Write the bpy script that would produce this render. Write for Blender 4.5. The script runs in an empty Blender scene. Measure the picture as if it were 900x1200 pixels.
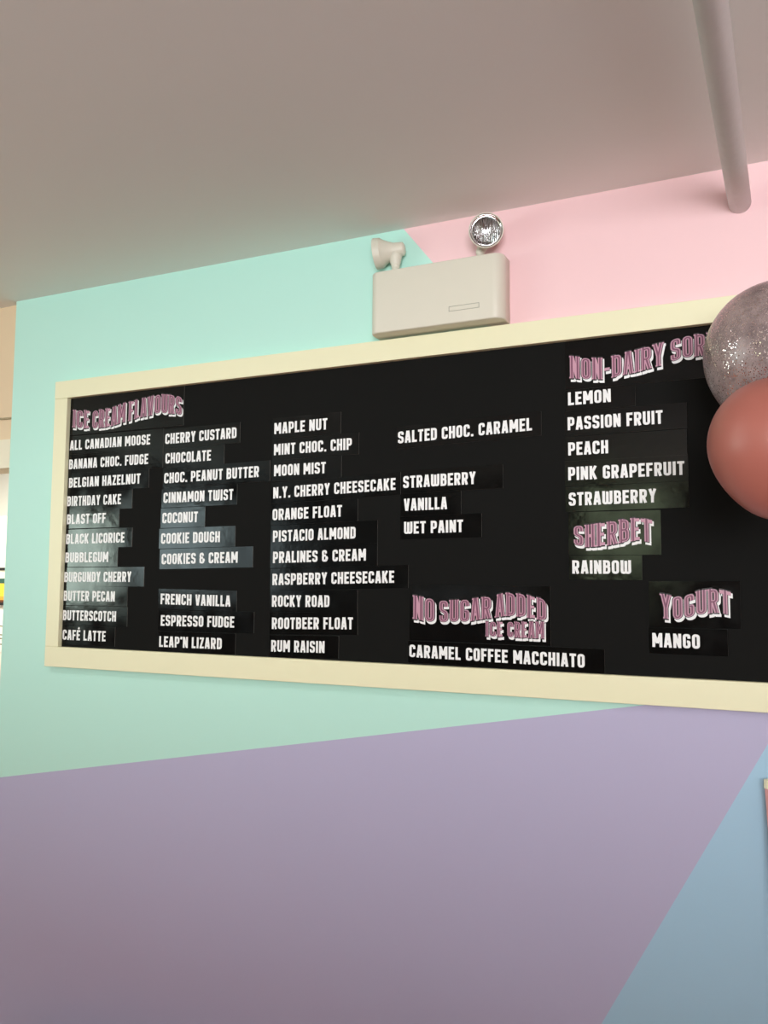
import bpy, bmesh, math, random
from mathutils import Vector, Matrix
random.seed(7)
PI = math.pi
SC = bpy.context.scene
COL = SC.collection

# ------------------------------------------------------------------ camera
cam_d = bpy.data.cameras.new('camera')
cam = bpy.data.objects.new('camera', cam_d)
COL.objects.link(cam)
SC.camera = cam
cam_d.sensor_fit = 'VERTICAL'
cam_d.sensor_height = 24.0
cam_d.lens = 24.0 * 1006.85 / 1200.0
cam_d.clip_start = 0.02
EYE = 1.65
yaw, pitch, roll = -0.445577, 0.0835369, 0.0069414
cy, sy, cp, sp = math.cos(yaw), math.sin(yaw), math.cos(pitch), math.sin(pitch)
F = Vector((sy*cp, cy*cp, sp)); R0 = Vector((cy, -sy, 0)); U0 = R0.cross(F)
R = math.cos(roll)*R0 + math.sin(roll)*U0
U = -math.sin(roll)*R0 + math.cos(roll)*U0
m = Matrix((R, U, -F)).transposed().to_4x4()
m.translation = Vector((0, -2.2, EYE))
cam.matrix_world = m

# ------------------------------------------------------------------ world, lights, exposure
SC.view_settings.view_transform = 'Standard'
SC.view_settings.look = 'None'
SC.view_settings.gamma = 1.0
SC.view_settings.use_curve_mapping = False
SC.view_settings.exposure = 0.56
w = bpy.data.worlds.new('world'); SC.world = w; w.use_nodes = True
w.node_tree.nodes['Background'].inputs[0].default_value = (0.75, 0.85, 1.0, 1)
w.node_tree.nodes['Background'].inputs[1].default_value = 1.0

def area(name, loc, target, sx, sy_, power, color=(1, 1, 1), spread=PI):
    l = bpy.data.lights.new(name, 'AREA'); l.shape = 'RECTANGLE'
    l.size = sx; l.size_y = sy_; l.energy = power; l.color = color; l.spread = spread
    o = bpy.data.objects.new(name, l); COL.objects.link(o)
    o.location = loc
    o.rotation_euler = (Vector(target) - Vector(loc)).to_track_quat('-Z', 'Y').to_euler()
    return o
# window lights reflected in the strips; unseen shop-front light added to brighten the wall
area('window_daylight', (-5.02, -2.70, 1.83), (0, -2.70, 1.83), 0.95, 0.66, 21, (0.80, 1.0, 0.88))
area('window_daylight', (-5.02, -4.10, 2.00), (0, -4.10, 2.00), 1.20, 0.76, 15, (0.75, 0.97, 1.0))
area('window_daylight', (-5.02, -5.40, 1.90), (0, -5.40, 1.90), 0.80, 0.80, 5, (0.75, 0.95, 1.0))
area('window_daylight', (-1.38, -5.92, 2.15), (-1.38, 0, 2.15), 0.80, 0.80, 4.5, (0.80, 1.0, 0.62))
area('window_daylight', (-2.9, -5.92, 1.40), (-2.9, 0, 1.40), 1.2, 0.5, 0.8, (0.85, 0.95, 1.0))  # dim panel added for a grey reflection, no known window
area('added_front_light', (1.22, -5.90, 1.85), (0.6, 0, 1.85), 2.4, 1.3, 190, (0.97, 0.98, 1.0))
# unseen fill lights below the ceiling, added to light the wall
area('ceiling_fill', (-1.9, -1.5, 2.63), (-1.9, -1.5, 0), 1.0, 0.35, 6, (1.0, 0.96, 0.90))
area('ceiling_fill', (0.75, -2.3, 2.63), (0.75, -2.3, 0), 1.2, 0.4, 6, (1.0, 0.96, 0.90))
# fill light added for the room beyond the opening
area('back_room_fill', (-4.6, 1.1, 2.6), (-4.6, 1.1, 0), 0.8, 0.8, 45, (1.0, 0.95, 0.85))

# ------------------------------------------------------------------ helpers
def mat(name, color, rough=0.6, metal=0.0, ior=1.5, spec=0.5, noise=None, bump=None, coat=0.0):
    mt = bpy.data.materials.new(name); mt.use_nodes = True
    nt = mt.node_tree; b = nt.nodes['Principled BSDF']
    b.inputs['Base Color'].default_value = (*color, 1)
    b.inputs['Roughness'].default_value = rough
    b.inputs['Metallic'].default_value = metal
    b.inputs['IOR'].default_value = ior
    b.inputs['Specular IOR Level'].default_value = spec
    b.inputs['Coat Weight'].default_value = coat
    tc = None
    if noise or bump:
        tc = nt.nodes.new('ShaderNodeTexCoord')
    if noise:
        sc, amt = noise
        n = nt.nodes.new('ShaderNodeTexNoise'); n.inputs['Scale'].default_value = sc
        n.inputs['Detail'].default_value = 4
        nt.links.new(tc.outputs['Object'], n.inputs['Vector'])
        mx = nt.nodes.new('ShaderNodeMix'); mx.data_type = 'RGBA'
        mx.inputs['A'].default_value = (*[c*(1-amt) for c in color], 1)
        mx.inputs['B'].default_value = (*[min(1, c*(1+amt)) for c in color], 1)
        nt.links.new(n.outputs['Fac'], mx.inputs['Factor'])
        nt.links.new(mx.outputs['Result'], b.inputs['Base Color'])
    if bump:
        sc, st, dist = bump
        n = nt.nodes.new('ShaderNodeTexNoise'); n.inputs['Scale'].default_value = sc
        n.inputs['Detail'].default_value = 3
        nt.links.new(tc.outputs['Object'], n.inputs['Vector'])
        bp = nt.nodes.new('ShaderNodeBump'); bp.inputs['Strength'].default_value = st
        bp.inputs['Distance'].default_value = dist
        nt.links.new(n.outputs['Fac'], bp.inputs['Height'])
        nt.links.new(bp.outputs['Normal'], b.inputs['Normal'])
    return mt

def link(name, me, parent=None, mats=(), **props):
    o = bpy.data.objects.new(name, me); COL.objects.link(o)
    for x in mats: me.materials.append(x)
    if parent: o.parent = parent
    for k, v in props.items(): o[k] = v
    return o

def mesh(name, verts, faces, midx=None, smooth=False):
    me = bpy.data.meshes.new(name); me.from_pydata([tuple(v) for v in verts], [], faces); me.update()
    if midx: me.polygons.foreach_set('material_index', midx)
    if smooth: me.polygons.foreach_set('use_smooth', [True]*len(me.polygons))
    return me

def from_bm(name, bm, smooth=False):
    bmesh.ops.recalc_face_normals(bm, faces=bm.faces)
    me = bpy.data.meshes.new(name); bm.to_mesh(me); bm.free()
    if smooth: me.polygons.foreach_set('use_smooth', [True]*len(me.polygons))
    return me

def bm_box(bm, a, b, bevel=0.0, seg=2):
    t = bmesh.new()
    bmesh.ops.create_cube(t, size=1)
    c = [(a[i]+b[i])/2 for i in range(3)]; s = [abs(b[i]-a[i]) for i in range(3)]
    for v in t.verts: v.co = Vector((v.co.x*s[0]+c[0], v.co.y*s[1]+c[1], v.co.z*s[2]+c[2]))
    if bevel: bmesh.ops.bevel(t, geom=t.edges[:], offset=bevel, segments=seg, affect='EDGES', profile=0.5)
    me = bpy.data.meshes.new('tmp'); t.to_mesh(me); t.free(); bm.from_mesh(me); bpy.data.meshes.remove(me)

def box(name, a, b, mt, parent=None, bevel=0.0, **props):
    """box mesh whose object origin is at its base centre, unless parented"""
    bm = bmesh.new(); bm_box(bm, a, b, bevel)
    if parent is None:
        org = Vector(((a[0]+b[0])/2, (a[1]+b[1])/2, min(a[2], b[2])))
        for v in bm.verts: v.co -= org
    o = link(name, from_bm(name, bm), parent, [mt], **props)
    if parent is None: o.location = org
    return o

def lathe(profile, n=48, axis='Z'):
    """profile: list of (r, h); closed where r == 0"""
    bm = bmesh.new(); rings = []
    for r, h in profile:
        if r < 1e-6: rings.append([bm.verts.new((0, 0, h))])
        else: rings.append([bm.verts.new((r*math.cos(2*PI*i/n), r*math.sin(2*PI*i/n), h)) for i in range(n)])
    for A, B in zip(rings, rings[1:]):
        for i in range(n):
            j = (i+1) % n
            if len(A) == 1 and len(B) == 1: continue
            if len(A) == 1: bm.faces.new((A[0], B[i], B[j]))
            elif len(B) == 1: bm.faces.new((A[i], A[j], B[0]))
            else: bm.faces.new((A[i], A[j], B[j], B[i]))
    return bm

def tube(name, pts, r, mt, parent=None, n=12, smooth=True, **props):
    bm = bmesh.new(); rings = []
    pts = [Vector(p) for p in pts]
    for k, p in enumerate(pts):
        t = (pts[min(k+1, len(pts)-1)] - pts[max(k-1, 0)]).normalized()
        a = t.cross(Vector((0.123, 0.456, 0.88))).normalized(); b = t.cross(a)
        rings.append([bm.verts.new(p + r*(a*math.cos(2*PI*i/n) + b*math.sin(2*PI*i/n))) for i in range(n)])
    for A, B in zip(rings, rings[1:]):
        for i in range(n): bm.faces.new((A[i], A[(i+1) % n], B[(i+1) % n], B[i]))
    bm.faces.new(rings[0][::-1]); bm.faces.new(rings[-1])
    return link(name, from_bm(name, bm, smooth), parent, [mt], **props)

def thing(name, label, cat, loc=(0, 0, 0), rot=(0, 0, 0), group=None):
    o = bpy.data.objects.new(name, None); COL.objects.link(o)
    o.empty_display_size = 0.05; o.location = loc; o.rotation_euler = rot
    o['label'] = label; o['category'] = cat
    if group: o['group'] = group
    return o

# wall units: 1 unit = S metres, x to the right of the camera axis foot, z above eye level
S = 2.2/2.6
def W(x, z, y=0.0): return Vector((x*S, y*S, z*S + EYE))
CEIL = 0.4662*2.2 + EYE          # 2.676 m

# ------------------------------------------------------------------ materials
M = {}
pb = (90, 0.03, 0.002)
M['mint'] = mat('mint_paint', (0.53, 0.86, 0.76), 0.55, bump=pb)
M['pink'] = mat('pink_paint', (0.94, 0.64, 0.66), 0.55, bump=pb)
M['lavender'] = mat('lavender_paint', (0.50, 0.47, 0.67), 0.55, bump=pb)
M['blue'] = mat('blue_paint', (0.40, 0.62, 0.80), 0.55, bump=pb)
M['ceiling'] = mat('ceiling_paint', (0.86, 0.85, 0.82), 0.8, bump=(40, 0.05, 0.003), noise=(1.2, 0.02))
M['peach'] = mat('peach_paint', (0.80, 0.62, 0.42), 0.7)
M['cream_trim'] = mat('cream_trim_paint', (0.86, 0.80, 0.62), 0.5)
M['far_wall'] = mat('pale_paint', (0.72, 0.74, 0.66), 0.7)
M['room_wall'] = mat('room_paint', (0.20, 0.17, 0.16), 0.8)
M['floor'] = mat('floor_laminate', (0.36, 0.15, 0.09), 0.5, noise=(6, 0.2))
M['frame'] = mat('yellow_frame_paint', (0.87, 0.84, 0.58), 0.45, bump=(120, 0.04, 0.001))
M['panel'] = mat('black_board_panel', (0.0075, 0.0075, 0.007), 0.8, spec=0.1, noise=(2.0, 0.12))
M['edge'] = mat('strip_cut_edge', (0.20, 0.20, 0.18), 0.6)
M['white_print'] = mat('white_print', (0.88, 0.88, 0.88), 0.45)
M['print_black'] = mat('black_print', (0.006, 0.005, 0.005), 0.4)
M['print_pink'] = mat('pink_print', (0.56, 0.30, 0.39), 0.45)
M['print_plum'] = mat('plum_print', (0.20, 0.065, 0.12), 0.45)
M['unit'] = mat('unit_plastic', (0.74, 0.71, 0.60), 0.45, bump=(300, 0.03, 0.0005))
M['unit_side'] = M['unit']
M['pipe'] = mat('pipe_paint', (0.62, 0.61, 0.59), 0.55, bump=(35, 0.35, 0.004), noise=(14, 0.06))
M['coral'] = mat('coral_latex', (0.37, 0.118, 0.09), 0.40, coat=0.0)
M['chrome'] = mat('chrome', (0.85, 0.85, 0.86), 0.08, 1.0)
# ------------------------------------------------------------------ lettering: a condensed sans drawn with strokes
H_ = 0.093
def fillet(pts, r, closed=False, n=5):
    """round the corners of a polyline (unit = letter height)"""
    P = [Vector((p[0], p[1])) for p in pts]; N = len(P); out = []
    for i in range(N):
        if not closed and i in (0, N-1): out.append(P[i]); continue
        a, b, c = P[i-1], P[i], P[(i+1) % N]
        u, v = (a-b), (c-b); lu, lv = u.length, v.length
        u.normalize(); v.normalize()
        ang = math.acos(max(-1, min(1, u.dot(v))))
        if ang > PI-0.05 or r <= 0: out.append(b); continue
        d = min(r/math.tan(ang/2), lu*0.5 if (closed or 0 < i-1) or True else lu, lv*0.5)
        s, e = b+u*d, b+v*d
        for k in range(n+1):
            t = k/n
            out.append((1-t)**2*s + 2*t*(1-t)*b + t*t*e)
    return out

def G(w, *strokes): return (w, strokes)
a_, z_ = H_, 1-H_
def glyphs():
    g = {}
    w = .48; x0, x1 = a_, w-a_
    def st(pts, r=0, closed=False): return (fillet(pts, r, closed), closed)
    L = lambda *p: st(p)
    g['A'] = G(.50, L((.085, 0), (.215, 1)), L((.415, 0), (.285, 1)), L((.13, .27), (.37, .27)))
    g['B'] = G(w, L((x0, 0), (x0, 1)), st([(x0, z_), (x1-.01, z_), (x1-.01, .53), (x0, .53)], .13), st([(x0, .53), (x1, .53), (x1, a_), (x0, a_)], .13))
    g['C'] = G(w, st([(x1, .66), (x1, z_), (x0, z_), (x0, a_), (x1, a_), (x1, .34)], .13))
    g['D'] = G(w, L((x0, 0), (x0, 1)), st([(x0, z_), (x1, z_), (x1, a_), (x0, a_)], .15))
    g['E'] = G(.42, L((x0, 0), (x0, 1)), L((x0, z_), (.42, z_)), L((x0, .51), (.38, .51)), L((x0, a_), (.42, a_)))
    g['É'] = G(.42, *g['E'][1], L((.19, 1.09), (.30, 1.26)))
    g['F'] = G(.41, L((x0, 0), (x0, 1)), L((x0, z_), (.41, z_)), L((x0, .49), (.37, .49)))
    g['G'] = G(w, st([(x1, .68), (x1, z_), (x0, z_), (x0, a_), (x1, a_), (x1, .46), (.25, .46)], .12))
    g['H'] = G(w, L((x0, 0), (x0, 1)), L((x1, 0), (x1, 1)), L((x0, .5), (x1, .5)))
    g['I'] = G(.19, L((x0, 0), (x0, 1)))
    g['J'] = G(.42, st([(.42-a_, 1), (.42-a_, a_), (x0, a_), (x0, .32)], .13))
    g['K'] = G(.50, L((x0, 0), (x0, 1)), L((x0+.05, .42), (.41, 1)), L((.20, .55), (.415, 0)))
    g['L'] = G(.40, L((x0, 0), (x0, 1)), L((x0, a_), (.40, a_)))
    g['M'] = G(.64, L((x0, 0), (x0, 1)), L((.64-a_, 0), (.64-a_, 1)), L((.12, .96), (.32, .28)), L((.52, .96), (.32, .28)))
    g['N'] = G(.50, L((x0, 0), (x0, 1)), L((.50-a_, 0), (.50-a_, 1)), L((.125, .92), (.375, .08)))
    g['O'] = G(w, st([(x1, .5), (x1, z_), (x0, z_), (x0, a_), (x1, a_)], .14, True))
    g['P'] = G(w, L((x0, 0), (x0, 1)), st([(x0, z_), (x1, z_), (x1, .42), (x0, .42)], .14))
    g['R'] = G(.49, L((x0, 0), (x0, 1)), st([(x0, z_), (x1, z_), (x1, .46), (x0, .46)], .13), L((.25, .46), (.395, 0)))
    g['S'] = G(w, st([(x1, .70), (x1, z_), (x0, z_), (x0, .56), (x1, .44), (x1, a_), (x0, a_), (x0, .30)], .12))
    g['T'] = G(.44, L((.22, 0), (.22, 1)), L((0, z_), (.44, z_)))
    g['U'] = G(w, st([(x0, 1), (x0, a_), (x1, a_), (x1, 1)], .14))
    g['V'] = G(.48, L((.085, 1), (.215, 0)), L((.395, 1), (.265, 0)))
    g['W'] = G(.68, st([(x0, 1), (x0, a_), (.34, a_), (.34, .95)], .12), st([(.34, .5), (.34, a_), (.68-a_, a_), (.68-a_, 1)], .12))
    g['Y'] = G(.50, L((.085, 1), (.25, .45)), L((.415, 1), (.25, .45)), L((.25, 0), (.25, .52)))
    g['Z'] = G(.42, L((0, z_), (.42, z_)), L((.34, .93), (.08, .07)), L((0, a_), (.42, a_)))
    g['&'] = G(.54, st([(.54, .30), (.40, .30), (.40, a_), (x0, a_), (x0, .50), (.36, .54)], .11), st([(.34, .70), (.34, z_), (x0, z_), (x0, .53), (.36, .53)], .11), L((.40, .10), (.40, .46)))
    g['.'] = G(.19, L((x0, 0), (x0, .18)))
    g['-'] = G(.30, L((0, .44), (.30, .44)))
    g['’'] = G(.16, L((.10, 1), (.06, .76)))
    return g
GL = glyphs()

def stroke_poly(pts, closed, hx, hy):
    """outline pairs of a polyline under an elliptical pen"""
    n = len(pts); pr = []
    for i in range(n):
        if closed: t0 = (pts[i]-pts[i-1]); t1 = (pts[(i+1) % n]-pts[i])
        else:
            t0 = pts[i]-pts[max(i-1, 0)] if i else pts[1]-pts[0]
            t1 = pts[min(i+1, n-1)]-pts[i] if i < n-1 else t0
        t0 = t0.normalized() if t0.length > 1e-9 else t1.normalized()
        t1 = t1.normalized() if t1.length > 1e-9 else t0
        n0 = Vector((-t0.y, t0.x)); n1 = Vector((-t1.y, t1.x))
        nn = n0+n1
        if nn.length < 1e-6: nn = n0
        nn.normalize(); k = 1/max(0.5, nn.dot(n1))
        off = Vector((nn.x*hx, nn.y*hy))*k
        pr.append((pts[i]+off, pts[i]-off))
    return pr

def layout(text, gap=.095, space=.30):
    x = 0; out = []
    for ch in text:
        if ch == ' ': x += space; continue
        out.append((x, GL[ch])); x += GL[ch][0]+gap
    return out, x-gap

def plain_text(text, x0, x1, za, zb, y):
    """white capitals between x0 and x1; base line runs from za to zb (wall units)"""
    items, tot = layout(text); k = (x1-x0)/tot; V = []; Fc = []; cap = 0.0402
    for n, (gx, (gw, sts)) in enumerate(items):
        for si, (pts, closed) in enumerate(sts):
            pr = stroke_poly(pts, closed, H_, H_*0.96)
            b = len(V); yy = y - si*0.00006
            for p, q in pr:
                for c in (p, q):
                    X = x0+(gx+c.x)*k
                    V.append(W(X, za+(zb-za)*(X-x0)/(x1-x0)+c.y*cap, yy))
            N = len(pr)
            for i in range(N if closed else N-1):
                j = (i+1) % N
                Fc.append((b+2*i+1, b+2*j+1, b+2*j, b+2*i))
    return V, Fc

def interp(tab, x):
    if x <= tab[0][0]: return tab[0][1:]
    for a, b in zip(tab, tab[1:]):
        if x <= b[0]:
            t = (x-a[0])/(b[0]-a[0]); t = t*t*(3-2*t)*0.5+t*0.5
            return tuple(a[i]+(b[i]-a[i])*t for i in (1, 2))
    return tab[-1][1:]

def fancy_text(words, table, y):
    """circus lettering: white drop shadow, black outline, pink body, plum inlay; letters follow a wave.
    words: (text, x0, x1) in wall units; table: (x, z_top, z_bottom)"""
    V = []; Fc = []; MI = []
    for text, x0, x1 in words:
        items, tot = layout(text, gap=.13); k = (x1-x0)/tot
        hgt = abs(table[0][1]-table[0][2])
        for layer in range(4):
            grow = (.042, .042, 0.0, -.058)[layer]
            dx, dz = ((.0045, -.0075), (0, 0), (0, 0), (0, 0))[layer]
            mi = (0, 1, 2, 3)[layer]
            for gi, (gx, (gw, sts)) in enumerate(items):
                strokes = [(s, c, .105, .065) for s, c in sts]
                # serifs: small feet and heads on the free ends of upright strokes
                for s, c in sts:
                    if GL['T'][1] is sts:
                        strokes.append(([Vector((-.07, .90)), Vector((.51, .90))], False, .05, .075)); break
                    if c: continue
                    for e, o in ((s[0], s[1]), (s[-1], s[-2])):
                        if abs((e-o).normalized().y) > .8 and (e.y < .05 or e.y > .95) :
                            yy = .03 if e.y < .05 else .97
                            lft, rgt = (.15, .11) if e.x < gw/2-.02 else ((.11, .15) if e.x > gw/2+.02 else (.15, .15))
                            strokes.append(([Vector((e.x-lft, yy)), Vector((e.x+rgt, yy))], False, .03, .03))
                for si, (pts, closed, hx, hy) in enumerate(strokes):
                    if layer == 3 and (si >= len(sts) or abs(pts[0].x-pts[-1].x) > .22 and len(pts) == 2): continue
                    # subdivide long straight runs so they follow the wave
                    P2 = []
                    rng = len(pts) if closed else len(pts)-1
                    for i in range(rng):
                        a, b2 = pts[i], pts[(i+1) % len(pts)]
                        m_ = max(1, int((a-b2).length/.35))
                        for q in range(m_): P2.append(a+(b2-a)*q/m_)
                    if not closed: P2.append(pts[-1])
                    g2 = grow
                    pr = stroke_poly(P2, closed, max(.026, hx+g2), max(.02, hy+g2*.6))
                    b = len(V); yy = y - layer*0.0005 - si*0.00003
                    for p, q in pr:
                        for c in (p, q):
                            X = x0+(gx+c.x)*k
                            zt, zb = interp(table, X)
                            cyy = c.y
                            if not closed and layer < 2 and len(pts) == 2: cyy = (cyy-.5)*1.06+.5
                            V.append(W(X+dx, zb+(zt-zb)*cyy+dz, yy))
                    N = len(pr)
                    for i in range(N if closed else N-1):
                        j = (i+1) % N
                        Fc.append((b+2*i+1, b+2*j+1, b+2*j, b+2*i)); MI.append(mi)
    return V, Fc, MI
# ------------------------------------------------------------------ the setting
WL = -3.019                      # left end of the painted wall (wall units)
hub = (0.007, -0.270)            # where the four colours of the mural meet
XR, ZT, ZB = 3.0, 0.4662*2.6, -EYE/S
def mural():
    mint_bot_left = (WL, -0.809 + (WL+2.995)*0.1783)
    pink_top = (-1.178 - (ZT-1.217)/1.357, ZT)
    blue_bot = (hub[0]-(hub[1]-ZB)/1.80, ZB)
    V2 = [(WL, ZT), pink_top, hub, mint_bot_left, (WL, ZB), blue_bot, (XR, ZT), (XR, -0.9), (XR, ZB)]
    faces = [(3, 2, 1, 0), (2, 7, 6, 1), (4, 5, 2, 3), (5, 8, 7, 2)]
    V = [W(x, z) for x, z in V2]; n = len(V)
    back = [v+Vector((0, 0.12, 0)) for v in V]
    F2 = list(faces) + [tuple(n+i for i in f[::-1]) for f in faces]
    MI = [0, 1, 2, 3, 0, 1, 2, 3]
    rim = [0, 3, 4, 5, 8, 7, 6, 1]
    rm = [0, 0, 2, 3, 3, 1, 1, 0]
    for i in range(len(rim)):
        a, b = rim[i], rim[(i+1) % len(rim)]
        F2.append((b, a, n+a, n+b)); MI.append(rm[i])
    me = mesh('wall_back', V+back, F2, MI)
    return link('wall_back', me, None, [M['mint'], M['pink'], M['lavender'], M['blue']], kind='structure')
mural()
box('ceiling', (-7.0, -6.0, CEIL), (2.6, 2.5, CEIL+0.1), M['ceiling'], kind='structure')
box('floor', (-7.0, -6.0, -0.1), (2.6, 2.5, 0), M['floor'], kind='structure')
box('wall_front', (-5.1, -6.12, 0), (2.6, -6.0, CEIL), M['room_wall'], kind='structure')
box('wall_right', (2.54, -6.0, 0), (2.66, 0, CEIL), M['room_wall'], kind='structure')
box('wall_left', (-5.22, -6.0, 0), (-5.1, 0.08, CEIL), M['room_wall'], kind='structure')
box('wall_far', (-7.0, 2.3, 0), (-2.0, 2.42, CEIL), M['far_wall'], kind='structure')
box('wall_far_right', (-2.3, 0.12, 0), (-2.2, 2.3, CEIL), M['far_wall'], kind='structure')
box('wall_far_left', (-7.1, 0.08, 0), (-7.0, 2.3, CEIL), M['far_wall'], kind='structure')
# bulkhead over the opening beside the painted wall, with a cream beam along its foot
box('wall_bulkhead', (-5.1, 0.03, 2.165), (WL*S, 0.12, CEIL), M['peach'], kind='structure')
box('trim_1', (-5.1, 0.0, 2.06), (WL*S-0.001, 0.12, 2.165), M['cream_trim'], kind='structure')
# frames round the window lights and the added ones (behind the camera)
def window(n, c, sx, sz, along):
    bm = bmesh.new(); t = 0.05
    for u0, u1, v0, v1 in ((-sx/2-t, sx/2+t, -sz/2-t, -sz/2), (-sx/2-t, sx/2+t, sz/2, sz/2+t), (-sx/2-t, -sx/2, -sz/2, sz/2), (sx/2, sx/2+t, -sz/2, sz/2)):
        if along == 'y': bm_box(bm, (-0.0, u0, v0), (0.07, u1, v1))
        else: bm_box(bm, (u0, 0, v0), (u1, 0.07, v1))
    o = link('window_%d' % n, from_bm('window', bm), None, [M['cream_trim']], kind='structure'); o.location = c
window(1, (-5.1, -2.70, 1.83), 0.97, 0.68, 'y'); window(2, (-5.1, -4.10, 2.00), 1.22, 0.78, 'y')
window(3, (-5.1, -5.40, 1.90), 0.82, 0.82, 'y'); window(4, (-1.38, -6.0, 2.15), 0.82, 0.82, 'x')
window(5, (-2.9, -6.0, 1.40), 1.22, 0.52, 'x'); window(6, (1.22, -6.0, 1.85), 2.42, 1.32, 'x')  # both frame added lights
bn = thing('bench', 'low red bench against the pastel wall, below the frame', 'bench', (-1.85, -0.40, 0))  # unseen, added to bounce warm light onto the lower wall
rd = mat('bounce_red', (0.55, 0.12, 0.07), .5)
bm = bmesh.new(); bm_box(bm, (-.6, -.22, .14), (.6, .22, .22), .02); link('bounce_slab', from_bm('s', bm), bn, [rd])
bm = bmesh.new(); bm_box(bm, (-.57, -.18, 0), (.57, .18, .1395)); link('base', from_bm('b', bm), bn, [M['room_wall']])
# unseen tall block added behind the camera to shade the lower wall
dc = thing('shade_block', 'dark display counter with glass front, behind the camera', 'counter', (-0.8, -3.3, 0))
bm = bmesh.new(); bm_box(bm, (-2.6, -.35, 0), (2.6, .35, .85), .01); link('body', from_bm('b', bm), dc, [M['floor']])
bm = bmesh.new(); bm_box(bm, (-2.6, -.35, .85), (2.6, .30, 1.50), .03); link('case', from_bm('c', bm), dc, [M['room_wall']])

# ------------------------------------------------------------------ the menu board
XE = 0.62
board = thing('menu_board', 'long black menu board in a pale yellow wooden frame on the pastel wall', 'menu board', W(-1.06, -0.34))
def part_box(name, a, b, mt, root, bevel=0.0, **props):
    o = box(name, a, b, mt, root, bevel, **props)
    o.data.transform(Matrix.Translation(-root.location)); return o
def wb(x0, x1, y0, y1, z0, z1): return W(x0, z0, y0), W(x1, z1, y1)
FY = -0.033
a, b = wb(-2.70, XE-0.03, -0.012, -0.0005, -0.30, 0.79); part_box('board_panel', a, b, M['panel'], board)
BV = 0.0015
a, b = wb(-2.736, XE, FY, -0.0005, 0.750, 0.8225); part_box('frame_rail', a, b, M['frame'], board, BV)
a, b = wb(-2.736, XE, FY, -0.0005, -0.339, -0.2595); part_box('frame_rail', a, b, M['frame'], board, BV)
a, b = wb(-2.736, -2.667, FY+0.0008, -0.0005, -0.2593, 0.7498); part_box('frame_stile', a, b, M['frame'], board, BV)
a, b = wb(XE-0.07, XE, FY+0.0008, -0.0005, -0.2593, 0.7498); part_box('frame_stile', a, b, M['frame'], board, BV)

# glossy black vinyl of the strips, with slight creases and dust
def strip_material():
    mt = bpy.data.materials.new('glossy_black_strip'); mt.use_nodes = True
    nt = mt.node_tree; b = nt.nodes['Principled BSDF']
    b.inputs['Base Color'].default_value = (0.0025, 0.0025, 0.0025, 1)
    b.inputs['Roughness'].default_value = 0.16
    b.inputs['IOR'].default_value = 1.34
    geo = nt.nodes.new('ShaderNodeNewGeometry')
    n1 = nt.nodes.new('ShaderNodeTexNoise'); n1.inputs['Scale'].default_value = 14; n1.inputs['Detail'].default_value = 3
    n2 = nt.nodes.new('ShaderNodeTexNoise'); n2.inputs['Scale'].default_value = 70; n2.inputs['Detail'].default_value = 2
    nt.links.new(geo.outputs['Position'], n1.inputs['Vector']); nt.links.new(geo.outputs['Position'], n2.inputs['Vector'])
    mr = nt.nodes.new('ShaderNodeMapRange'); mr.inputs['From Min'].default_value = .35; mr.inputs['From Max'].default_value = .7
    mr.inputs['To Min'].default_value = .07; mr.inputs['To Max'].default_value = .19
    nt.links.new(n1.outputs['Fac'], mr.inputs['Value']); nt.links.new(mr.outputs['Result'], b.inputs['Roughness'])
    bp = nt.nodes.new('ShaderNodeBump'); bp.inputs['Strength'].default_value = 0.35; bp.inputs['Distance'].default_value = 0.0012
    nt.links.new(n1.outputs['Fac'], bp.inputs['Height'])
    b2 = nt.nodes.new('ShaderNodeBump'); b2.inputs['Strength'].default_value = 0.12; b2.inputs['Distance'].default_value = 0.0006
    nt.links.new(n2.outputs['Fac'], b2.inputs['Height']); nt.links.new(bp.outputs['Normal'], b2.inputs['Normal'])
    nt.links.new(b2.outputs['Normal'], b.inputs['Normal'])
    return mt
M['strip'] = strip_material()

SY0, SY1 = -0.0122, -0.0142
def strip_body(name, root, x0, x1, zl0, zl1, zr0, zr1, SY0=-0.0122, SY1=-0.0142):
    """thin sheet; heights given at its left and right end"""
    P = [(x0, zl0), (x1, zr0), (x1, zr1), (x0, zl1)]
    V = [W(x, z, SY1)-root.location for x, z in P] + [W(x, z, SY0)-root.location for x, z in P]
    Fs = [(0, 1, 2, 3), (7, 6, 5, 4), (1, 0, 4, 5), (2, 1, 5, 6), (3, 2, 6, 7), (0, 3, 7, 4)]
    return link(name, mesh(name, V, Fs, [0, 0, 1, 1, 1, 1]), root, [M['strip'], M['edge']])

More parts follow.
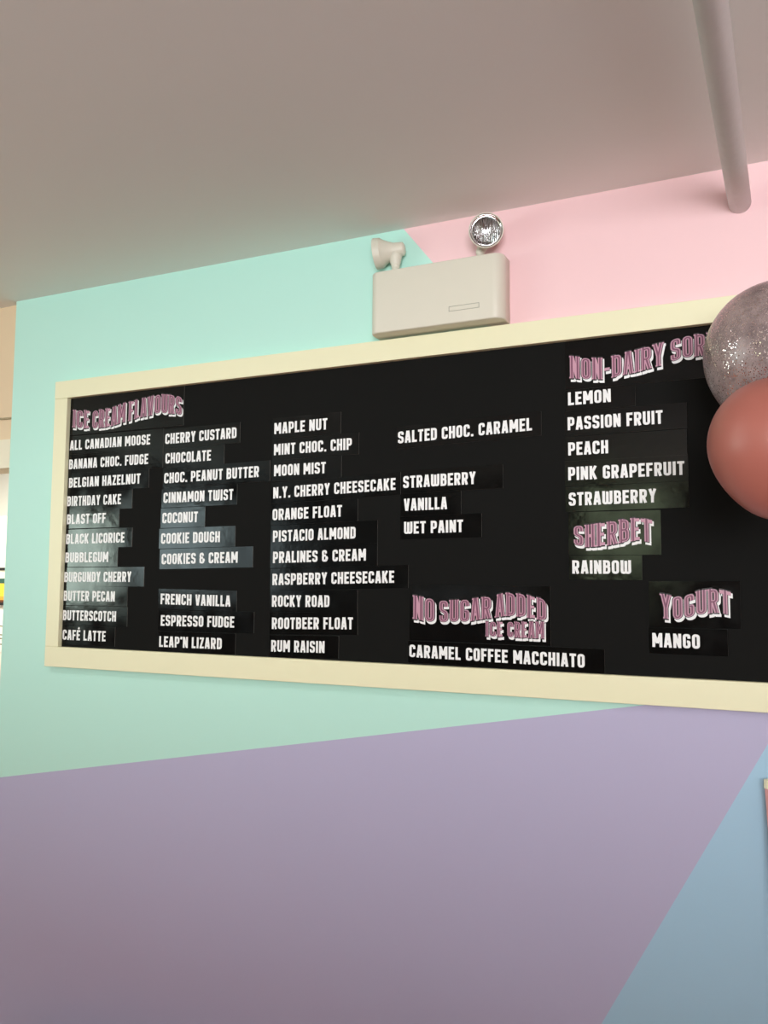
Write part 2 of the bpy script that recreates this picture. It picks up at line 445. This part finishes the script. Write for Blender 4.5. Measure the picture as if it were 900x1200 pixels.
ROWS = [  # text, text left, text right, base line left, base line right, strip left, strip right
    ('ALL CANADIAN MOOSE', -2.660, -2.242, 0.5350, 0.5330, -2.664, -2.177),
    ('BANANA CHOC. FUDGE', -2.661, -2.249, 0.4570, 0.4570, -2.664, -2.177),
    ('BELGIAN HAZELNUT', -2.658, -2.285, 0.3810, 0.3820, -2.664, -2.243),
    ('BIRTHDAY CAKE', -2.663, -2.379, 0.3060, 0.3050, -2.664, -2.323),
    ('BLAST OFF', -2.661, -2.455, 0.2320, 0.2330, -2.664, -2.386),
    ('BLACK LICORICE', -2.661, -2.355, 0.1520, 0.1540, -2.664, -2.317),
    ('BUBBLEGUM', -2.662, -2.435, 0.0770, 0.0790, -2.664, -2.387),
    ('BURGUNDY CHERRY', -2.663, -2.315, -0.0010, 0.0010, -2.664, -2.252),
    ('BUTTER PECAN', -2.663, -2.395, -0.0760, -0.0760, -2.664, -2.332),
    ('BUTTERSCOTCH', -2.663, -2.385, -0.1540, -0.1530, -2.664, -2.329),
    ('CAFÉ LATTE', -2.661, -2.435, -0.2320, -0.2310, -2.664, -2.388),
    ('CHERRY CUSTARD', -2.168, -1.838, 0.5290, 0.5310, -2.174, -1.822),
    ('CHOCOLATE', -2.165, -1.951, 0.4530, 0.4540, -2.174, -1.891),
    ('CHOC. PEANUT BUTTER', -2.168, -1.736, 0.3770, 0.3820, -2.175, -1.689),
    ('CINNAMON TWIST', -2.169, -1.847, 0.3020, 0.3030, -2.179, -1.830),
    ('COCONUT', -2.171, -2.004, 0.2240, 0.2250, -2.180, -1.971),
    ('COOKIE DOUGH', -2.175, -1.902, 0.1460, 0.1490, -2.186, -1.834),
    ('COOKIES & CREAM', -2.169, -1.821, 0.0680, 0.0730, -2.180, -1.755),
    ('FRENCH VANILLA', -2.169, -1.849, -0.0820, -0.0860, -2.181, -1.822),
    ('ESPRESSO FUDGE', -2.165, -1.830, -0.1630, -0.1610, -2.178, -1.745),
    ('LEAP’N LIZARD', -2.170, -1.883, -0.2420, -0.2400, -2.177, -1.823),
    ('MAPLE NUT', -1.674, -1.456, 0.5330, 0.5360, -1.682, -1.402),
    ('MINT CHOC. CHIP', -1.674, -1.359, 0.4570, 0.4590, -1.682, -1.331),
    ('MOON MIST', -1.672, -1.460, 0.3810, 0.3820, -1.683, -1.398),
    ('N.Y. CHERRY CHEESECAKE', -1.674, -1.193, 0.3010, 0.3130, -1.683, -1.174),
    ('ORANGE FLOAT', -1.675, -1.394, 0.2230, 0.2290, -1.683, -1.333),
    ('PISTACIO ALMOND', -1.672, -1.341, 0.1460, 0.1530, -1.682, -1.258),
    ('PRALINES & CREAM', -1.670, -1.301, 0.0710, 0.0780, -1.682, -1.258),
    ('RASPBERRY CHEESECAKE', -1.671, -1.196, -0.0070, 0.0040, -1.681, -1.144),
    ('ROCKY ROAD', -1.671, -1.439, -0.0840, -0.0790, -1.680, -1.331),
    ('ROOTBEER FLOAT', -1.670, -1.348, -0.1610, -0.1530, -1.680, -1.330),
    ('RUM RAISIN', -1.671, -1.456, -0.2410, -0.2350, -1.679, -1.401),
    ('SALTED CHOC. CARAMEL', -1.185, -0.726, 0.4680, 0.4800, -1.190, -0.696),
    ('STRAWBERRY', -1.165, -0.911, 0.3170, 0.3200, -1.174, -0.820),
    ('VANILLA', -1.162, -1.009, 0.2410, 0.2430, -1.175, -0.960),
    ('WET PAINT', -1.161, -0.954, 0.1640, 0.1680, -1.176, -0.891),
    ('CARAMEL COFFEE MACCHIATO', -1.140, -0.571, -0.2360, -0.2440, -1.145, -0.512),
    ('LEMON', -0.612, -0.483, 0.5490, 0.5490, -0.621, -0.411),
    ('PASSION FRUIT', -0.614, -0.335, 0.4720, 0.4720, -0.623, -0.267),
    ('PEACH', -0.613, -0.493, 0.3940, 0.3940, -0.624, -0.269),
    ('PINK GRAPEFRUIT', -0.614, -0.278, 0.3180, 0.3190, -0.625, -0.267),
    ('STRAWBERRY', -0.613, -0.357, 0.2400, 0.2420, -0.624, -0.267),
    ('RAINBOW', -0.605, -0.432, 0.0350, 0.0340, -0.615, -0.400),
    ('MANGO', -0.376, -0.247, -0.1750, -0.1760, -0.386, -0.173),
]
def column_of(x):
    if x < -2.4: return 'first column', 'flavour strips in the first column'
    if x < -2.0: return 'second column', 'flavour strips in the second column'
    if x < -1.5: return 'third column', 'flavour strips in the third column'
    if x < -1.15: return 'fourth column', 'flavour strips in the fourth column'
    return 'right-hand column', 'flavour strips in the right-hand columns'
SPECIAL = {'CARAMEL COFFEE MACCHIATO': 'long glossy black strip reading CARAMEL COFFEE MACCHIATO under the no sugar added heading',
           'MANGO': 'glossy black strip reading MANGO under the yogurt heading',
           'RAINBOW': 'glossy black strip reading RAINBOW under the sherbet heading'}
TOPS = {'LEMON': .5962, 'RAINBOW': .0888, 'MANGO': -.1195, 'CARAMEL COFFEE MACCHIATO': -.1838}
for num, (text, x0, x1, za, zb, sl, sr) in enumerate(ROWS):
    lift = -0.0005*(num % 2)
    tilt = (zb-za)/(x1-x0)
    if abs(x1-x0) < .25: tilt *= .6
    zc = (za+zb)/2 + 0.020; xm = (x0+x1)/2
    hl = zc+tilt*(sl-xm); hr = zc+tilt*(sr-xm); hh = 0.0379
    lo = -0.2588
    col, grp = column_of(sl)
    if text in SPECIAL: lab = SPECIAL[text]
    elif text == 'STRAWBERRY':
        lab = 'glossy black strip reading STRAWBERRY, ' + ('above VANILLA' if x0 < -1 else 'directly above the sherbet heading')
    else: lab = 'glossy black strip reading %s in white capitals, %s' % (text, col)
    root = thing('flavour_strip', lab, 'menu strip', W((sl+sr)/2, max(lo, zc-hh), SY0), group=grp)
    tp = TOPS.get(text, 9)
    strip_body('strip', root, sl+0.0008, sr-0.0008, max(lo, hl-hh), min(tp, hl+hh), max(lo, hr-hh), min(tp, hr+hh), SY0, SY1+lift)
    V, Fc = plain_text(text, x0, x1, zc-.020+tilt*(x0-xm), zc-.020+tilt*(x1-xm), SY1+lift-0.0003)
    link('lettering', mesh('lettering', [v-root.location for v in V], Fc), root, [M['white_print']], label='white printed capital letters')

HEADS = [
 ('heading strip', 'wide black strip reading ICE CREAM FLAVOURS in wavy pink letters, top left corner', (-2.664, -2.083, 0.598, 0.7485, 0.5975, 0.7485),
  [('ICE', -2.647, -2.560), ('CREAM', -2.541, -2.372), ('FLAVOURS', -2.353, -2.094)],
  [(-2.65, .702, .630), (-2.60, .697, .622), (-2.54, .690, .616), (-2.45, .694, .618), (-2.37, .709, .632), (-2.28, .719, .644), (-2.20, .727, .652), (-2.13, .718, .645), (-2.09, .706, .634)]),
 ('heading strip', 'wide black strip reading NO SUGAR ADDED ICE CREAM in wavy pink letters', (-1.141, -0.672, -0.181, -0.001, -0.183, -0.004),
  [('NO', -1.125, -1.053), ('SUGAR', -1.034, -0.862), ('ADDED', -0.846, -0.687)],
  [(-1.125, -.036, -.112), (-1.07, -.044, -.121), (-1.02, -.051, -.121), (-0.95, -.047, -.118), (-0.87, -.037, -.105), (-0.81, -.024, -.096), (-0.76, -.027, -.098), (-0.70, -.040, -.106), (-0.68, -.05, -.11)]),
 ('heading strip', 'wide black strip starting NON-DAIRY in pink letters, partly behind the glittery balloon', (-0.620, 0.03, 0.597, 0.7485, 0.597, 0.7485),
  [('NON-DAIRY', -0.604, -0.330), ('SORBET', -0.308, -0.120)],
  [(-0.604, .703, .633), (-0.55, .691, .624), (-0.50, .686, .620), (-0.42, .698, .630), (-0.34, .712, .644), (-0.27, .725, .660), (-0.2, .728, .663), (-0.1, .71, .65)]),
 ('heading strip', 'black strip reading SHERBET in pink letters, below the right-hand STRAWBERRY', (-0.616, -0.3455, 0.0905, 0.2035, 0.0895, 0.203),
  [('SHERBET', -0.598, -0.374)],
  [(-0.598, .180, .120), (-0.56, .181, .114), (-0.51, .187, .117), (-0.45, .196, .127), (-0.41, .199, .132), (-0.37, .192, .125)]),
 ('heading strip', 'black strip reading YOGURT in pink letters, above the MANGO strip', (-0.384, -0.138, -0.119, 0.013, -0.117, 0.015),
  [('YOGURT', -0.350, -0.166)],
  [(-0.352, -.022, -.092), (-0.31, -.029, -.096), (-0.28, -.024, -.090), (-0.24, -.011, -.080), (-0.20, -.006, -.073), (-0.16, -.015, -.080)]),
]
for nm, lab, (sl, sr, l0, l1, r0, r1), words, table in HEADS:
    root = thing('heading_strip', lab, 'menu strip', W((sl+sr)/2, l0, SY0), group='heading strips of the menu board')
    if sl == -0.616: l1, r1 = 0.2205, 0.2195
    strip_body('strip', root, sl+0.0008, sr-0.0008, l0, l1, r0, r1)
    V, Fc, MI = fancy_text(words, table, SY1-0.0004)
    if 'SUGAR' in lab:
        t2 = [(-0.88, -.115, -.161), (-0.69, -.111, -.162)]
        V2, F2, M2 = fancy_text([('ICE', -0.878, -0.824), ('CREAM', -0.808, -0.694)], t2, SY1-0.0004)
        n = len(V); V += V2; Fc += [tuple(i+n for i in f) for f in F2]; MI += M2
    link('lettering', mesh('lettering', [v-root.location for v in V], Fc, MI), root,
         [M['white_print'], M['print_black'], M['print_pink'], M['print_plum']], label='pink letters with plum inlay and white drop shadow')

# ------------------------------------------------------------------ emergency light
EX0, EX1, EZ0, EZ1, ED = -1.260, -0.797, 0.8300, 1.040, 0.090
unit = thing('emergency_light', 'beige emergency light box with two swivel lamp heads, above the menu board', 'emergency light', W((EX0+EX1)/2, EZ0))
def plan_prism(x0, x1, y0, y1, z0, z1, r, nseg=8):
    """box with rounded front vertical corners"""
    P = [(x0, y0)]
    for k in range(nseg+1):
        t = PI + k*PI/2/nseg; P.append((x0+r+r*math.cos(t), y1+r+r*math.sin(t)))
    for k in range(nseg+1):
        t = 1.5*PI + k*PI/2/nseg; P.append((x1-r+r*math.cos(t), y1+r+r*math.sin(t)))
    P.append((x1, y0))
    bm = bmesh.new()
    lo = [bm.verts.new(W(x, z0, y)-unit.location) for x, y in P]; hi = [bm.verts.new(W(x, z1, y)-unit.location) for x, y in P]
    n = len(P)
    bm.faces.new(lo); bm.faces.new(hi[::-1])
    for i in range(n): bm.faces.new((lo[i], hi[i], hi[(i+1) % n], lo[(i+1) % n]))
    bmesh.ops.recalc_face_normals(bm, faces=bm.faces)
    caps = [e for e in bm.edges if abs(e.verts[0].co.z-e.verts[1].co.z) < 1e-6 and not (e.verts[0].co.y > -0.005 and e.verts[1].co.y > -0.005)]
    bmesh.ops.bevel(bm, geom=caps, offset=0.004, segments=3, affect='EDGES', profile=.5)
    return bm
bm = plan_prism(EX0, EX1, -0.008, -ED, EZ0, EZ1, 0.034)
me = from_bm('housing', bm)
hs = link('housing', me, unit, [M['unit']])
for p in me.polygons: p.use_smooth = abs(p.normal.z) < .5
a, b = wb(EX0+.002, EX1-.002, -0.0075, -0.0003, EZ0+.001, EZ1-.001); part_box('back_plate', a, b, M['unit'], unit, 0.001)
# raised name plate outline at the lower right of the cover
bm = bmesh.new()
nx0, nx1, nz0, nz1, t = -0.974, -0.872, 0.869, 0.8855, 0.0013
for q in ((nx0, nx1, nz0, nz0+t), (nx0, nx1, nz1-t, nz1), (nx0, nx0+t, nz0+t, nz1-t), (nx1-t, nx1, nz0+t, nz1-t)):
    a, b = wb(q[0], q[1], -ED-0.0012, -ED, q[2], q[3]); bm_box(bm, a-unit.location, b-unit.location)
link('name_plate_rim', from_bm('rim', bm), unit, [mat('rim_shade', (0.36, 0.35, 0.29), .5)])
a, b = wb(nx0+.004, nx1-.004, -ED-0.0006, -ED+0.001, nz0+.003, nz1-.003); part_box('name_plate', a, b, M['unit'], unit)
# test button hidden on the underside
M['lens'] = mat('fluted_lens', (0.60, 0.60, 0.61), 0.06, 1.0)
nt = M['lens'].node_tree; bs = nt.nodes['Principled BSDF']
tc = nt.nodes.new('ShaderNodeTexCoord'); wv = nt.nodes.new('ShaderNodeTexWave'); wv.bands_direction = 'X'
wv.inputs['Scale'].default_value = 55; wv.inputs['Distortion'].default_value = 1.5
ck = nt.nodes.new('ShaderNodeTexNoise'); ck.inputs['Scale'].default_value = 60
ad = nt.nodes.new('ShaderNodeMath'); ad.operation = 'ADD'
nt.links.new(tc.outputs['Object'], wv.inputs['Vector']); nt.links.new(tc.outputs['Object'], ck.inputs['Vector'])
nt.links.new(wv.outputs['Fac'], ad.inputs[0]); nt.links.new(ck.outputs['Fac'], ad.inputs[1])
bp = nt.nodes.new('ShaderNodeBump'); bp.inputs['Strength'].default_value = 0.9; bp.inputs['Distance'].default_value = 0.004
nt.links.new(ad.outputs[0], bp.inputs['Height']); nt.links.new(bp.outputs['Normal'], bs.inputs['Normal'])

def lamp_head(pos, axis, stem_base, R_=0.0455, L_=0.098):
    """pos: centre of the open face; axis: where it points"""
    q = Vector(axis).normalized().to_track_quat('Z', 'Y').to_matrix().to_4x4()
    T = Matrix.Translation(pos-unit.location) @ q
    prof = [(0, -L_), (0.013, -L_), (0.019, -L_+.004), (0.0205, -L_+.012), (0.022, -L_+.03), (0.0275, -L_+.044), (0.0355, -L_+.060), (R_-.0025, -.021), (R_-.001, -.0195),
            (R_+.001, -.002), (R_, 0), (R_-.0015, 0), (R_-.002, -.004)]
    bm = lathe(prof, 48); bm.transform(T)
    h = link('lamp_head', from_bm('lamp_head', bm, True), unit, [M['unit']])
    h.data.set_sharp_from_angle(angle=math.radians(22))
    bm = lathe([(R_-.002, -.002), (R_-.004, -.004), (R_-.0075, -.010), (R_-.0085, -.008)], 48); bm.transform(T)
    link('reflector', from_bm('reflector', bm, True), h, [M['chrome']], label='chrome reflector ring')
    prof = [(R_-.008, -.0092)] + [((R_-.008)*math.cos(k*PI/16), -.0112+.007*math.sin(k*PI/16)) for k in range(1, 8)] + [(0, -.0042)]
    bm = lathe(prof, 40); 
    me = from_bm('lens', bm, True)
    ln = link('lens', me, h, [M['lens']], label='fluted silvery lens'); ln.matrix_local = T
    # lower bracket lobe, ball joint and neck
    ax = Vector(axis).normalized()
    knee = pos - ax*(L_-.030) - unit.location
    base = stem_base-unit.location
    bm = bmesh.new()
    bmesh.ops.create_uvsphere(bm, u_segments=20, v_segments=12, radius=0.0125)
    ball = base+Vector((0, 0, 0.026))
    bmesh.ops.translate(bm, verts=bm.verts, vec=ball)
    link('ball_joint', from_bm('ball_joint', bm, True), unit, [M['unit']])
    bm = lathe([(0.0, 0), (0.0145, 0), (0.0145, 0.010), (0.011, 0.016), (0.009, 0.024), (0, 0.024)], 24); bmesh.ops.translate(bm, verts=bm.verts, vec=base)
    link('neck', from_bm('neck', bm, True), unit, [M['unit']])
    # tapered bracket from the ball joint up to the bell
    bm = bmesh.new(); rings = []
    d = knee-ball; n = 14
    s1 = d.cross(ax).normalized() if d.cross(ax).length > 1e-5 else Vector((0, 1, 0)); s2 = s1.cross(d.normalized())
    for k, (t, r) in enumerate(((-.15, .008), (.1, .012), (.5, .017), (1.0, .022))):
        c = ball+d*t
        rings.append([bm.verts.new(c+r*(s1*math.cos(2*PI*i/n)+s2*1.15*math.sin(2*PI*i/n))) for i in range(n)])
    for A, B in zip(rings, rings[1:]):
        for i in range(n): bm.faces.new((A[i], A[(i+1) % n], B[(i+1) % n], B[i]))
    bm.faces.new(rings[0][::-1]); bm.faces.new(rings[-1])
    link('bracket', from_bm('bracket', bm, True), unit, [M['unit']])
lamp_head(W(-1.258, 1.119, -0.050), (-0.97, -0.20, -0.10), W(-1.187, EZ1, -0.036), 0.0435, 0.088)
lamp_head(W(-0.845, 1.112, -0.100), (0.28, -0.93, -0.16), W(-0.886, EZ1, -0.036))

# ------------------------------------------------------------------ ceiling pipe
pc = W(-0.1115, 1.1015)
pp = tube('water_pipe', [(0, 0, 0)] + [(0, -0.25*k, 0.0008*math.sin(k*1.3)) for k in range(1, 24)] + [(0, -5.999, 0)], 0.0262, M['pipe'], n=40,
     label='white painted pipe running under the ceiling into the pink wall', category='pipe')
pp.location = pc

# ------------------------------------------------------------------ balloons
def glitter_material():
    mt = bpy.data.materials.new('glitter_balloon'); mt.use_nodes = True
    nt = mt.node_tree; b = nt.nodes['Principled BSDF']
    tc = nt.nodes.new('ShaderNodeTexCoord')
    n = nt.nodes.new('ShaderNodeTexNoise'); n.inputs['Scale'].default_value = 9; n.inputs['Detail'].default_value = 8; n.inputs['Roughness'].default_value = .75
    nt.links.new(tc.outputs['Object'], n.inputs['Vector'])
    cr = nt.nodes.new('ShaderNodeValToRGB')
    cr.color_ramp.elements[0].position = .36; cr.color_ramp.elements[0].color = (0.15, 0.11, 0.11, 1)
    cr.color_ramp.elements[1].position = .56; cr.color_ramp.elements[1].color = (0.33, 0.25, 0.24, 1)
    nt.links.new(n.outputs['Fac'], cr.inputs['Fac'])
    vo = nt.nodes.new('ShaderNodeTexVoronoi'); vo.inputs['Scale'].default_value = 560
    nt.links.new(tc.outputs['Object'], vo.inputs['Vector'])
    # flakes: each cell tilts its own way and is mirror like
    sep = nt.nodes.new('ShaderNodeVectorMath'); sep.operation = 'SUBTRACT'; sep.inputs[1].default_value = (.5, .5, .5)
    nt.links.new(vo.outputs['Color'], sep.inputs[0])
    scl = nt.nodes.new('ShaderNodeVectorMath'); scl.operation = 'SCALE'; scl.inputs['Scale'].default_value = 0.34
    nt.links.new(sep.outputs[0], scl.inputs[0])
    geo = nt.nodes.new('ShaderNodeNewGeometry')
    add = nt.nodes.new('ShaderNodeVectorMath'); add.operation = 'ADD'
    nt.links.new(scl.outputs[0], add.inputs[0]); nt.links.new(geo.outputs['Normal'], add.inputs[1])
    nor = nt.nodes.new('ShaderNodeVectorMath'); nor.operation = 'NORMALIZE'; nt.links.new(add.outputs[0], nor.inputs[0])
    gl = nt.nodes.new('ShaderNodeBsdfGlossy'); gl.inputs['Roughness'].default_value = .12; gl.inputs['Color'].default_value = (.95, .82, .8, 1)
    nt.links.new(nor.outputs[0], gl.inputs['Normal'])
    rnd = nt.nodes.new('ShaderNodeSeparateColor'); nt.links.new(vo.outputs['Color'], rnd.inputs[0])
    gt = nt.nodes.new('ShaderNodeMath'); gt.operation = 'GREATER_THAN'; gt.inputs[1].default_value = .87
    nt.links.new(rnd.outputs[0], gt.inputs[0])
    mx = nt.nodes.new('ShaderNodeMixShader')
    nt.links.new(gt.outputs[0], mx.inputs[0]); nt.links.new(b.outputs[0], mx.inputs[1]); nt.links.new(gl.outputs[0], mx.inputs[2])
    nt.links.new(cr.outputs['Color'], b.inputs['Base Color'])
    b.inputs['Roughness'].default_value = .3
    nt.links.new(mx.outputs[0], nt.nodes['Material Output'].inputs['Surface'])
    return mt
M['glitter'] = glitter_material()
M['ribbon'] = mat('white_ribbon', (.8, .78, .75), .4)
def balloon(label, c, r, mt, ribbon_to):
    root = thing('balloon', label, 'balloon', c, group='balloons at the right edge')
    prof = [(0, r*1.02)]
    for k in range(1, 40):
        t = k/40*PI; z = math.cos(t); rr = math.sin(t)
        stretch = 1.02 if z > 0 else 1.02+.16*(-z)**2.2
        narrow = 1 if z > 0 else 1-.05*(-z)**2
        prof.append((r*rr*narrow, r*z*stretch))
    prof += [(0.006, -r*1.19), (0.0045, -r*1.205), (0, -r*1.205)]
    bm = lathe(prof, 64)
    sk = link('skin', from_bm('skin', bm, True), root, [mt])
    bm = lathe([(0.004, -r*1.20), (0.007, -r*1.215), (0.004, -r*1.23), (0.009, -r*1.26), (0.0, -r*1.255)], 20)
    link('knot', from_bm('knot', bm, True), root, [mt])
    k0 = Vector((0, 0, -r*1.22)); k1 = Vector(ribbon_to)-Vector(c)
    pts = []
    for i in range(25):
        t = i/24; p = k0.lerp(k1, t); p.x += .02*math.sin(t*9)*(1-t)*t*4; pts.append(p)
    tube('ribbon', pts, 0.0015, M['ribbon'], root, n=6)
balloon('grey-pink glitter balloon, upper of the two at the right edge', (-0.01439, -0.27182, 2.12905), 0.150, M['glitter'], (0.42, -0.38, 0.07))
balloon('plain coral balloon in front of the glittery one, at the right edge', (-0.0237, -0.5005, 1.9089), 0.118, M['coral'], (0.43, -0.40, 0.07))
bw = link('balloon_weight', from_bm('w', lathe([(0, 0), (.05, 0), (.055, .02), (.045, .06), (.012, .075), (0, .075)], 24), True), None, [M['coral']],
     label='small coral balloon weight on the floor holding both ribbons', category='weight')
bw.location = (0.425, -0.39, 0)

# ------------------------------------------------------------------ pink tapered bucket on the wall, right edge
M['pink_card'] = mat('pink_card', (0.80, 0.38, 0.37), .5)
M['cream_card'] = mat('cream_card', (0.90, 0.86, 0.62), .5)
zt = EYE-0.5335*S
bk = thing('wall_bucket', 'slim pink tapered wall bucket with cream rim at the lower right edge', 'bucket', (0.050, -0.035, zt-0.285))
def taper(name, z0, z1, r0, r1, mt, parent):
    bm = lathe([(0, z0), (r0, z0), (r1, z1), (r1-.004, z1), (r0-.004, z0+.004), (0, z0+.004)], 40)
    bm.transform(Matrix.Diagonal((1, .25, 1, 1)))
    return link(name, from_bm(name, bm, False), parent, [mt])
taper('bucket_body', 0, .290, .114, .1262, M['pink_card'], bk)
bm = lathe([(.1225, .283), (.1275, .283), (.1275, .302), (.1225, .302), (.1225, .283)], 40)
bm.transform(Matrix.Diagonal((1, .25, 1, 1)))
link('rim', from_bm('rim', bm), bk, [M['cream_card']], label='cream rim')
bm = bmesh.new(); bm_box(bm, (-.02, .029, .10), (.02, .0345, .26)); link('wall_hook', from_bm('h', bm), bk, [M['cream_card']])

# ------------------------------------------------------------------ beyond the opening at the left
tube('hanging_cable', [(-3.0, -.004, 2.36), (-2.9, -.004, 2.30), (-2.8, -.004, 2.272), (-2.7, -.004, 2.2565), (-2.63, -.004, 2.249), (-2.566, -.004, 2.2485)], .004,
     mat('cable_tan', (.42, .33, .2), .6), label='thin tan cable sagging along the peach bulkhead', category='cable')
bpy.data.objects['hanging_cable'].location.y = 0.029
st = thing('menu_stand', 'cream arched menu stand glimpsed past the left end of the wall', 'stand', (-5.02, 2.12, 0))
bm = bmesh.new()
prof = [(-.42, .0), (.42, .0), (.42, 1.75)] + [(.42*math.cos(t*PI/20), 1.75+.36*math.sin(t*PI/20)) for t in range(1, 20)] + [(-.42, 1.75)]
fr = [bm.verts.new((x, -.02, z)) for x, z in prof]; bkv = [bm.verts.new((x, .02, z)) for x, z in prof]
bm.faces.new(fr); bm.faces.new(bkv[::-1])
for i in range(len(prof)): bm.faces.new((fr[i], fr[(i+1) % len(prof)], bkv[(i+1) % len(prof)], bkv[i]))
link('board', from_bm('board', bm), st, [mat('cream_board', (.88, .84, .68), .5)])
bm = bmesh.new(); bm_box(bm, (-.42, -.12, 0), (.42, -.02, .04)); bm_box(bm, (-.42, .02, 0), (.42, .12, .04))
link('foot', from_bm('foot', bm), st, [M['cream_trim']])
ps = thing('framed_poster', 'black-framed poster with yellow and dark green bands at the left edge', 'poster', (-5.02, 2.085, 1.485))
blk = mat('black_frame', (.012, .01, .008), .4)
bm = bmesh.new()
for q in ((-.36, .36, 0, .018), (-.36, .36, .242, .26), (-.36, -.342, .018, .242), (.342, .36, .018, .242)): bm_box(bm, (q[0], -.012, q[2]), (q[1], .012, q[3]))
link('frame', from_bm('frame', bm), ps, [blk])
for nm, z0, z1, mt in (('cream_band', .185, .242, M['cream_card']), ('green_band', .150, .185, mat('dark_green', (.03, .10, .07), .5)),
                       ('yellow_band', .060, .150, mat('yellow_print', (.85, .55, .05), .5)), ('amber_band', .035, .060, mat('amber_print', (.75, .33, .04), .5)), ('brown_band', .018, .035, mat('brown_print', (.12, .04, .01), .5))):
    bm = bmesh.new(); bm_box(bm, (-.342, -.004, z0), (.342, .010, z1)); link(nm, from_bm(nm, bm), ps, [mt])
nsheet = thing('notice_sheet', 'white notice sheet below the framed poster at the left edge', 'notice', (-5.02, 2.097, 1.16))
bm = bmesh.new(); bm_box(bm, (-.34, -.002, 0), (.34, .002, .30)); link('sheet', from_bm('sheet', bm), nsheet, [mat('sheet_white', (.88, .88, .76), .6)])
bm = bmesh.new()
for zz in (.05, .09, .115, .175): bm_box(bm, (-.30, -.0026, zz), (.30, -.0021, zz+.008))
link('text_lines', from_bm('lines', bm), nsheet, [mat('grey_ink', (.2, .18, .1), .6)])
